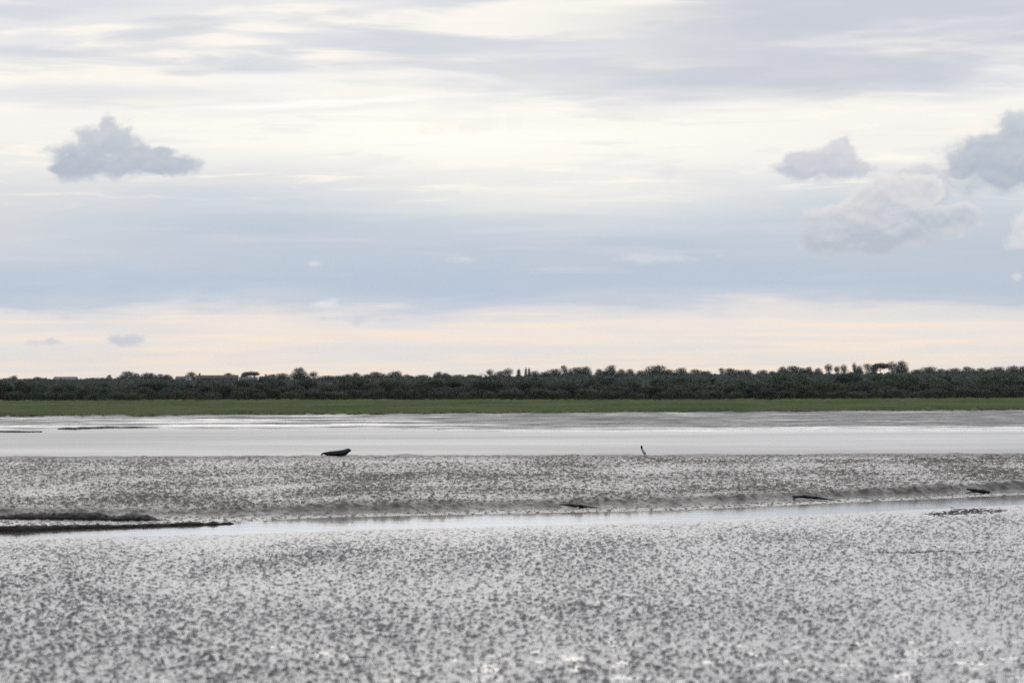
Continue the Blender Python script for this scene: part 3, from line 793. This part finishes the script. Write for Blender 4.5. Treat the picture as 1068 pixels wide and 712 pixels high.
def house(name, u0, u1, v_ridge, eave_px, y, wall, roof, label, cat, chimneys=(), gable_front=False, nwin=3):
    base_u = .5 * (u0 + u1)
    gz = ground_z(y, base_u) - .5
    w = (u1 - u0) / F * y; dpt = 8.0
    ridge = at_depth(base_u, v_ridge, y).z - gz
    eave = ridge - eave_px / F * y
    e = empty(name, ((base_u - U0) / F * y, y, gz), random.uniform(-.08, .08))
    tag(e, label, cat)
    bm = bmesh.new()
    if gable_front:
        p = [(-w / 2, 0, 0), (w / 2, 0, 0), (w / 2, 0, eave), (0, 0, ridge - .15), (-w / 2, 0, eave)]
        a = [bm.verts.new(q) for q in p]; c = [bm.verts.new((q[0], dpt, q[2])) for q in p]
    else:
        p = [(0, 0, 0), (0, dpt, 0), (0, dpt, eave), (0, dpt / 2, ridge - .15), (0, 0, eave)]
        a = [bm.verts.new((-w / 2, q[1], q[2])) for q in p]; c = [bm.verts.new((w / 2, q[1], q[2])) for q in p]
    bm.faces.new(a); bm.faces.new(c[::-1])
    for i in range(5): bm.faces.new((a[i], a[(i + 1) % 5], c[(i + 1) % 5], c[i]))
    bm_obj('wall', bm, wall, e)
    bm = bmesh.new(); o = .35; th = .18
    for sgn in (-1, 1):
        if gable_front:
            pts = [(0, -o, ridge), (sgn * (w / 2 + o), -o, eave - .2), (sgn * (w / 2 + o), dpt + o, eave - .2), (0, dpt + o, ridge)]
        else:
            ye = -o if sgn < 0 else dpt + o
            pts = [(-w / 2 - o, dpt / 2, ridge), (-w / 2 - o, ye, eave - .2), (w / 2 + o, ye, eave - .2), (w / 2 + o, dpt / 2, ridge)]
        lo = [bm.verts.new(q) for q in pts]; hi = [bm.verts.new((q[0], q[1], q[2] + th)) for q in pts]
        bm.faces.new(lo); bm.faces.new(hi[::-1])
        for i in range(4): bm.faces.new((lo[i], lo[(i + 1) % 4], hi[(i + 1) % 4], hi[i]))
    rf = bm_obj('roof', bm, roof, e)
    for cx in chimneys:
        bm = bmesh.new(); cxx = cx * w / 2
        box(bm, cxx - .5, cxx + .5, dpt / 2 - .45, dpt / 2 + .45, ridge - .8, ridge + 1.1)
        box(bm, cxx - .62, cxx + .62, dpt / 2 - .55, dpt / 2 + .55, ridge + 1.1, ridge + 1.3)
        bm_obj('chimney', bm, M_BRICK, rf)
    for i in range(nwin):
        bm = bmesh.new(); wx = -w / 2 + w * (i + .5) / nwin
        box(bm, wx - .55, wx + .55, -.06, .05, eave * .56, eave * .56 + 1.2)
        wo = bm_obj('window', bm, M_WHITE, e)
        bm = bmesh.new(); box(bm, wx - .46, wx - .03, -.09, -.062, eave * .56 + .1, eave * .56 + 1.1); box(bm, wx + .03, wx + .46, -.09, -.062, eave * .56 + .1, eave * .56 + 1.1)
        bm_obj('pane', bm, M_GLASS, wo)
    return e
house('barn', 56, 79, 393.0, 2.6, 2250, M_GREYW, M_TIN, 'long low barn with a grey sheet roof on the western skyline', 'barn', nwin=2)
house('house', 183, 194, 392.6, 2.4, 2260, M_GREYW, M_SLATE, 'low grey house with a slate roof adjoining the white gable', 'house', nwin=2)
house('house', 193.5, 198.5, 391.6, 1.6, 2235, M_WHITE, M_SLATE, 'narrow white gabled house bright against the trees on the hill', 'house', gable_front=True, nwin=1)
house('house', 205, 248, 391.4, 2.6, 2230, M_BRICK, M_TILE, 'long house under a red brown tiled roof on the skyline', 'house', chimneys=(-.86, .55), nwin=6)
house('house', 250, 268, 393.2, 2.0, 2220, M_CREAM, M_SLATE, 'pale house under the umbrella-shaped tree', 'house', chimneys=(.7,), nwin=3)
house('house', 270, 288, 392.4, 2.2, 2270, M_GREYW, M_SLATE, 'grey house with a tall chimney between the umbrella tree and the dark tree', 'house', chimneys=(-.3, .6), nwin=3)

# bare earth showing along the foot of the belt
def earth(name, u0, u1, v, d, w):
    us = np.linspace(u0, u1, 30); vs = []
    for i, u in enumerate(us):
        hh = .28 * math.sin(math.pi * i / 29) ** .4 * (1 + .4 * math.sin(i * 1.7))
        z0 = ground_z(d, u) - .05
        for (dy, z) in ((0, z0), (w * .5, z0 + hh), (w, z0 - .1)):
            vs.append(((u - U0) / F * (d + dy), d + dy, z))
    q = []
    for i in range(29):
        for k in range(2): q.append([3 * i + k, 3 * i + 3 + k, 3 * i + 4 + k, 3 * i + 1 + k])
    tag(link(name, mesh_np(name, np.array(vs), np.array(q)), M_EARTH), kind='structure')
earth('earth_bank_terrain', 222, 292, 418, 846, 4)
earth('path', 12, 50, 411, 900, 4)

# ------------------------------------------------------------------ dark ridges, driftwood, weed
def ridge(name, prof, zb, mat, seed, label, cat, thick=.9):
    """prof: (u, v_top, v_base) along the ridge"""
    prof = np.array(prof, float)
    us = np.arange(prof[0, 0], prof[-1, 0] + .01, .55)
    vt = np.interp(us, prof[:, 0], prof[:, 1]); vb = np.interp(us, prof[:, 0], prof[:, 2])
    n = len(us); m = 15
    V = []
    y0 = ((H - zb) * F) / (vb - (VH - (us - U0) * ROLL))
    # smooth the ground line so that the ridge runs gently
    hz = np.maximum(.015, (vb - vt) / F * y0)
    x0 = (us - U0) / F * y0
    for j in range(m):
        s = j / (m - 1)
        bell = math.sin(math.pi * min(1, s * 1.02)) ** .7
        yy = y0 + s * thick * (.35 + hz / .2 * .65)
        hh = hz * bell * (.92 + .16 * perlin(x0 / .16, yy / .16, seed) + .12 * perlin(x0 / .07, yy / .07, seed + 1)) - ((.5 if zb else .12) if j in (0, m - 1) else 0) + zb
        V.append(np.stack([(us - U0) / F * yy, yy + .05 * perlin(x0 / .3, yy * 0 + j, seed + 2), hh], 1))
    V = np.stack(V, 0).reshape(-1, 3)
    me = mesh_np(name, V, grid_quads(m, n))
    o = link(name, me, mat)
    return tag(o, label, cat)
ridge('mud_ridge', [(-150, 540, 543.5), (-60, 538, 542.5), (0, 537.4, 542), (12, 536.2, 542), (25, 534.8, 542.2), (60, 535, 542.8), (100, 534, 543.4), (108, 536, 543.6), (116, 538, 543.8),
      (124, 537.6, 544), (131, 535.8, 544), (138, 535.2, 544), (146, 536.4, 544), (155, 536.9, 543.8), (160, 539, 543.6), (166, 541.6, 543.4), (176, 542.6, 543.4)],
      0, M_PEAT, 201, 'long black mud ridge ending in a lumpy mound, behind the reddish weedy one', 'mud ridge', 1.0)
ridge('mud_ridge', [(-150, 549, 557.5), (-60, 548.5, 556.5), (0, 548, 554), (20, 547.6, 554.2), (40, 547.8, 553), (80, 547, 551.4), (105, 546.5, 550.6), (120, 547, 550.4), (160, 545.6, 549), (180, 545.2, 548.3),
      (190, 543.9, 548), (205, 544, 547.6), (214, 545.2, 547.2), (222, 543, 547), (229, 544.9, 546.8), (236, 544.6, 546.4), (239, 543.6, 546.2), (244, 545.6, 546.2)],
      0, M_WEED, 211, 'long reddish brown weedy ridge tapering to a point in the creek', 'mud ridge', .7)
ridge('mud_ridge', [(264, 433.0, 433.2), (269, 432.4, 433.2), (275, 431.7, 433.2), (281, 431.5, 433.2), (286, 432.2, 433.2), (292, 433.0, 433.2)], -0.02, M_PEAT, 221, 'short dark hump of mud at the edge of the far grass', 'mud ridge', 3.0)
ridge('mud_ridge', [(60, 446.4, 447), (70, 445.4, 447.2), (79, 445.6, 447.4), (84, 444.9, 446.9), (97, 445.0, 446.6), (112, 444.3, 446.2), (126, 444.9, 446.1), (140, 444.4, 445.9), (152, 445, 445.9), (166, 445.5, 445.9)], -.34, M_PEAT, 231, 'low dark mud bar lying in the shallows of the far shore', 'mud ridge', 4.0)
ridge('mud_ridge', [(-120, 448.2, 449.4), (-20, 448.4, 449.8), (6, 449.2, 450.1), (14, 448.9, 450.2), (28, 449.5, 450.1), (44, 449.3, 449.9)], -.34, M_PEAT, 241, 'thin dark mud bar at the river edge near the western end of the far shore', 'mud ridge', 4.0)
ridge('mud_ridge', [(812, 427.9, 428.9), (830, 427.5, 429), (850, 427.3, 428.8), (862, 427.8, 428.6)], 0.16, M_PEAT, 251, 'dark thin mud bar under the far grass edge, east of the bird', 'mud ridge', 4.0)

def height_at(x, y):
    z, _ = mud_height(np.array([x], dtype=np.float64), np.array([y], dtype=np.float64))
    return float(z[0])

def on_mud(u, v):
    """the point of the mud surface seen on this bearing and depression"""
    p = at(u, v)
    for _ in range(5):
        z = float(np.mean([height_at(p.x + dx, p.y) for dx in (-.12, 0, .12)]))
        p = at(u, v, .5 * (p.z + max(0, z)))
    return p

def log(name, pts, rad, mat, label, seed, branch=None):
    """pts: (u,v, z_center) on the ground"""
    rg = random.Random(seed)
    bm = bmesh.new()
    def tube(P, Q, k=9):
        prev = None
        for i, (p, q) in enumerate(zip(P, Q)):
            t = (P[min(i + 1, len(P) - 1)] - P[max(i - 1, 0)]).normalized()
            a = t.cross(Vector((0, 0, 1))).normalized(); b = a.cross(t)
            ring = [bm.verts.new(p + (a * math.cos(2 * math.pi * j / k) + b * math.sin(2 * math.pi * j / k)) * q * rg.uniform(.85, 1.15)) for j in range(k)]
            if prev:
                for j in range(k): bm.faces.new((prev[j], prev[(j + 1) % k], ring[(j + 1) % k], ring[j]))
            else: bm.faces.new(ring[::-1])
            prev = ring
        bm.faces.new(prev)
    W = [on_mud(u, v) + Vector((0, 0, z)) for (u, v, z) in pts]
    # densify
    P, Q = [], []
    for i in range(len(W) - 1):
        for s in range(5):
            t = s / 5; P.append(W[i].lerp(W[i + 1], t) + Vector((0, 0, rg.uniform(-.006, .006)))); Q.append(rad[i] + (rad[i + 1] - rad[i]) * t)
    P.append(W[-1]); Q.append(rad[-1])
    tube(P, Q)
    for (i, du, dv, dz, r) in (branch or []):
        b0 = P[i]; u, v = du, dv
        b1 = on_mud(u, v) + Vector((0, 0, dz))
        tube([b0, b0.lerp(b1, .5) + Vector((0, 0, .02)), b1], [r, r * .7, r * .3], 7)
    o = bm_obj(name, bm, mat, None, True)
    return tag(o, label, 'driftwood', 'driftwood along the foot of the mud bank')
log('driftwood', [(583, 527.8, .05), (597, 529.0, .065), (606, 529.4, .06), (614, 529.8, .04), (623, 530.2, .025)], [.012, .055, .045, .022, .008], M_WOOD, 'dark thin driftwood branch lying at the foot of the bank, west of the bird', 5)
log('driftwood', [(822, 519.4, .05), (838, 520.6, .09), (850, 521.2, .07), (862, 521.6, .035), (871, 521.8, .015)], [.015, .05, .05, .022, .008], M_WOOD, 'slim curved dark branch tapering east, lying half on the bank foot', 6,
    [(4, 826, 521.5, .01, .018)])
log('driftwood', [(1008, 514.8, .16), (1017, 514.8, .11), (1026, 514.6, .07), (1032, 514.4, .04)], [.02, .055, .07, .035], M_WOOD, 'thick dark log slanting down the bank foot at the eastern edge of the view', 7,
    [(8, 1006, 514.9, .012, .03)])

def weed(name, u0, u1, vfn, rows, mat, seed, label, hmax, spread=.7, size=1.0):
    rg = np.random.default_rng(seed)
    bm = bmesh.new()
    n = int((u1 - u0) * rows)
    for i in range(n):
        t = rg.random(); u = u0 + t * (u1 - u0)
        v = vfn(t) + rg.normal() * spread * math.sin(math.pi * min(.97, max(.03, t))) ** .6
        p = at(u, v)
        s = rg.uniform(.02, .06) * size * (math.sin(math.pi * t) ** .5 * .7 + .35)
        mtx = Matrix.Translation(p + Vector((0, 0, .006))) @ Matrix.Rotation(rg.uniform(0, 6.28), 4, 'Z') @ Matrix.Diagonal((s * 2.0, s * 1.1, s * hmax * rg.uniform(.5, 1.4), 1))
        r = bmesh.ops.create_icosphere(bm, subdivisions=1, radius=1, matrix=mtx)
        for w in r['verts']: w.co += Vector(rg.normal(size=3) * s * .16)
    o = bm_obj(name, bm, mat, None, True)
    return tag(o, label, 'seaweed')
weed('seaweed_mat', 964, 1050, lambda t: 536.0 - 4.4 * t + .8 * math.sin(t * 9), 5, M_OLIVE, 3, 'broad olive mat of seaweed stranded on the mud beside the creek', .5, 1.6, .62)
weed('seaweed_strand', 905, 1000, lambda t: 575.5 + .9 * math.sin(t * 5), 2.2, M_OLIVE, 4, 'thin brown strand of seaweed drawn across the near mudflat', .45, .4, .5)
weed('seaweed_strand', 985, 1066, lambda t: 576.4 - 2.6 * t + .9 * math.sin(t * 8), 1.0, M_OLIVE, 14, 'sparse olive seaweed strand trailing off the end of the brown one', .45, .9, .5)

# ------------------------------------------------------------------ animals
def ring_loft(bm, secs, k=20):
    """secs: (center Vector, half height vector, half width vector)"""
    prev = None; first = None
    for (c, a, b) in secs:
        ring = [bm.verts.new(c + a * math.sin(2 * math.pi * j / k) + b * math.cos(2 * math.pi * j / k)) for j in range(k)]
        if prev:
            for j in range(k): bm.faces.new((prev[j], prev[(j + 1) % k], ring[(j + 1) % k], ring[j]))
        else:
            bm.faces.new(ring[::-1])
        prev = ring
    bm.faces.new(prev)

def remeshed(name, bm, voxel, mat, parent, subd=0, smooth_it=6):
    me = bpy.data.meshes.new('tmp'); bmesh.ops.recalc_face_normals(bm, faces=bm.faces); bm.to_mesh(me); bm.free()
    o = bpy.data.objects.new('tmp', me); COL.objects.link(o)
    r = o.modifiers.new('r', 'REMESH'); r.mode = 'VOXEL'; r.voxel_size = voxel; r.use_smooth_shade = True
    s = o.modifiers.new('s', 'SMOOTH'); s.iterations = smooth_it; s.factor = .5
    dg = bpy.context.evaluated_depsgraph_get(); dg.update()
    m2 = bpy.data.meshes.new_from_object(o.evaluated_get(dg))
    bpy.data.objects.remove(o); bpy.data.meshes.remove(me)
    m2.name = name
    for p in m2.polygons: p.use_smooth = True
    m2.materials.clear()
    return link(name, m2, mat, parent)

def mat_seal():
    m, N, b = material('wet seal fur')
    tc = N.new('ShaderNodeTexCoord')
    n = N.noise(tc.outputs['Object'], 14, 5, .6)
    col = N.mix(N.smooth(n, .45, .62), (.012, .011, .0105), (.030, .027, .025))
    N.put(b.inputs['Base Color'], col)
    b.inputs['Roughness'].default_value = .42
    b.inputs['Specular IOR Level'].default_value = .4
    return m
M_SEAL = mat_seal()
def build_seal():
    D = 170.5; px = D / F
    uc = 350.5
    x0 = (uc - U0) / F * D
    vb = 475.3
    zg = height_at(x0, D)
    e = empty('seal', (x0, D, zg), R(-6))
    tag(e, 'dark seal lying on the crest of the mud bank with its head raised', 'seal')
    bm = bmesh.new()
    prof = [(337.0, 471.6, 473.4, .75), (339.0, 471.1, 474.0, 1.0), (341.5, 470.5, 475.2, 1.1), (344.5, 470.0, 475.6, 1.15), (348, 469.8, 475.4, 1.2), (352, 469.3, 475.4, 1.25), (356, 468.8, 475.4, 1.2),
            (359.2, 468.3, 475.2, 1.12), (361.2, 467.6, 473.9, 1.0), (362.8, 467.15, 472.3, .92), (364.0, 467.2, 471.2, .85), (365.0, 467.7, 470.5, .72), (365.8, 468.4, 470.1, .55), (366.2, 468.8, 469.7, .3)]
    secs = []
    for i, (u, vt, vb_, wf) in enumerate(prof):
        zt, zb = (vb - vt) * px, (vb - vb_) * px
        r = (zt - zb) / 2
        # sections of the raised fore-body lean back with the neck
        lean = 0 if u < 357 else min(.55, (u - 357) * .09)
        secs.append((Vector(((u - uc) * px, 0, (zt + zb) / 2 + .01)), Vector((-math.sin(lean) * r * .25, 0, r)), Vector((0, r * wf, 0))))
    ring_loft(bm, secs, 24)
    # hind flippers: two fans lifted and drooping at the tail end
    for s in (-1, 1):
        fl = []
        for t, (u, v, hw, hh) in enumerate([(339.5, 472.0, .03, .035), (337.5, 471.7, .045, .034), (336.2, 472.1, .06, .03), (335.3, 473.2, .065, .026), (334.9, 474.3, .05, .02)]):
            fl.append((Vector(((u - uc) * px, s * (.03 + .016 * t), (vb - v) * px)), Vector(((0, -.12, -.35, -.77, -.94)[t] * hh, 0, (1, 1, .93, .63, .34)[t] * hh)), Vector((0, hw, 0))))
        ring_loft(bm, fl, 12)
        # fore flippers laid along the flank, tips on the mud
        ff = []
        for t, (u, v, hw, hh) in enumerate([(358.5, 473.0, .04, .05), (357.0, 474.2, .035, .06), (355.0, 475.0, .022, .06), (353.3, 475.3, .014, .04)]):
            ff.append((Vector(((u - uc) * px, s * (.13 + .022 * t), (vb - v) * px + .012)), Vector((hh * .7, 0, hh * .6)), Vector((0, hw, 0))))
        ring_loft(bm, ff, 12)
    # muzzle pads and brow
    for s in (-1, 1):
        bmesh.ops.create_uvsphere(bm, u_segments=12, v_segments=8, radius=.03, matrix=Matrix.Translation(((365.7 - uc) * px, s * .022, (vb - 469.6) * px)))
        bmesh.ops.create_uvsphere(bm, u_segments=12, v_segments=8, radius=.022, matrix=Matrix.Translation(((364.5 - uc) * px, s * .045, (vb - 468.2) * px)))
    b = remeshed('body', bm, .011, M_SEAL, e)
    me_, N, bb = material('seal eye'); bb.inputs['Base Color'].default_value = (.004, .004, .004, 1); bb.inputs['Roughness'].default_value = .1
    for s in (-1, 1):
        bm = bmesh.new()
        bmesh.ops.create_uvsphere(bm, u_segments=12, v_segments=8, radius=.014, matrix=Matrix.Translation(((364.9 - uc) * px, s * .058, (vb - 468.4) * px)))
        bm_obj('eye', bm, me_, e, True)
    bm = bmesh.new()
    bmesh.ops.create_uvsphere(bm, u_segments=10, v_segments=6, radius=.013, matrix=Matrix.Translation(((366.3 - uc) * px, 0, (vb - 469.0) * px)) @ Matrix.Diagonal((.7, 1.5, .8, 1)))
    bm_obj('nose', bm, me_, e, True)
build_seal()

def build_bird():
    D = 171.0; px = D / F
    uc, vb = 672.4, 475.0
    x0 = (uc - U0) / F * D
    zg = height_at(x0, D)
    e = empty('bird', (x0, D, zg))
    tag(e, 'slim grey bird with a dark head standing upright on the crest of the mud bank', 'bird')
    M_B = plain('grey plumage', (.5, .5, .5), .7); M_D = plain('dark plumage', (.015, .015, .017), .6); M_L = plain('bird leg', (.06, .045, .035), .6)
    bm = bmesh.new()
    pts = [(668.75, 464.6, .18), (668.85, 465.1, .75), (669.0, 466.2, 1.02), (669.1, 467.3, .98), (669.35, 468.4, .86), (669.9, 469.6, 1.05), (670.7, 470.9, 1.38), (671.6, 472.1, 1.5), (672.3, 473.2, 1.3), (672.8, 474.1, .85), (673.1, 474.7, .35)]
    secs = []
    for i, (u, v, r) in enumerate(pts):
        a = Vector((pts[min(i + 1, len(pts) - 1)][0] - pts[max(i - 1, 0)][0], 0, -(pts[min(i + 1, len(pts) - 1)][1] - pts[max(i - 1, 0)][1]))).normalized()
        perp = Vector((a.z, 0, -a.x))
        secs.append((Vector(((u - uc) * px, 0, (vb - v) * px + .01)), perp * r * px, Vector((0, r * px * 1.1, 0))))
    ring_loft(bm, secs, 16)
    b = remeshed('body', bm, .007, [M_B, M_D], e, smooth_it=3)
    zc = (vb - 468.6) * px
    for p in b.data.polygons:
        if p.center.z > zc + .012 * math.sin(p.center.x * 90) or p.center.z < .035: p.material_index = 1
    bm = bmesh.new()
    bmesh.ops.create_cone(bm, segments=10, radius1=.014, radius2=.002, depth=.06, cap_ends=True,
                          matrix=Matrix.Translation(((668.1 - uc) * px - .012, -.012, (vb - 466.2) * px)) @ Matrix.Rotation(R(-100), 4, 'Y'))
    bm_obj('bill', bm, M_L, e, True)
    for s in (-1, 1):
        bm = bmesh.new()
        ring_loft(bm, [(Vector((-.02, s * .025, z)), Vector((r, 0, 0)), Vector((0, r, 0))) for z, r in ((-.02, .008), (.0, .007), (.04, .006), (.1, .012))], 8)
        ring_loft(bm, [(Vector((-.02 + dx, s * .025, .004)), Vector((0, 0, .004)), Vector((0, w, 0))) for dx, w in ((.012, .004), (-.02, .012), (-.05, .02))], 8)
        bm_obj('leg', bm, M_L, e, True)
        bm = bmesh.new()
        bmesh.ops.create_uvsphere(bm, u_segments=8, v_segments=6, radius=.006, matrix=Matrix.Translation(((668.7 - uc) * px, s * 1.0 * px, (vb - 466.0) * px)))
        bm_obj('eye', bm, M_D, e, True)
build_bird()

# ------------------------------------------------------------------ air
def build_haze():
    bm = bmesh.new(); box(bm, -3600, 3600, -420, 4700, -2.4, 40)
    m = bpy.data.materials.new('haze'); m.use_nodes = True
    t = m.node_tree
    for n in list(t.nodes): t.nodes.remove(n)
    o = t.nodes.new('ShaderNodeOutputMaterial'); v = t.nodes.new('ShaderNodeVolumePrincipled')
    v.inputs['Color'].default_value = (.80, .88, 1.0, 1); v.inputs['Density'].default_value = 2.2e-5; v.inputs['Anisotropy'].default_value = .3
    t.links.new(v.outputs[0], o.inputs['Volume'])
    h = bm_obj('haze', bm, m)
    tag(h, kind='stuff')
build_haze()

# ------------------------------------------------------------------ camera
cam = bpy.data.cameras.new('camera')
cam.sensor_fit = 'HORIZONTAL'; cam.sensor_width = 36.0
cam.lens = F / 1068 * 36.0
cam.shift_y = (VH - 356.0) / 1068.0
cam.clip_start = .1; cam.clip_end = 20000
cam.dof.use_dof = True; cam.dof.focus_distance = 168.0; cam.dof.aperture_fstop = cam.lens / 1000 / .058
co = bpy.data.objects.new('camera', cam); COL.objects.link(co)
co.matrix_world = Matrix.Translation((0, 0, H)) @ Matrix.Rotation(R(90), 4, 'X') @ Matrix.Rotation(-math.atan(ROLL), 4, 'Z')
scene.camera = co

vs = scene.view_settings
vs.view_transform = 'Standard'; vs.look = 'None'; vs.exposure = 0; vs.gamma = 1; vs.use_curve_mapping = False
scene.cycles.use_denoising = False
scene.cycles.volume_bounces = 0; scene.cycles.max_bounces = 6; scene.cycles.transparent_max_bounces = 8
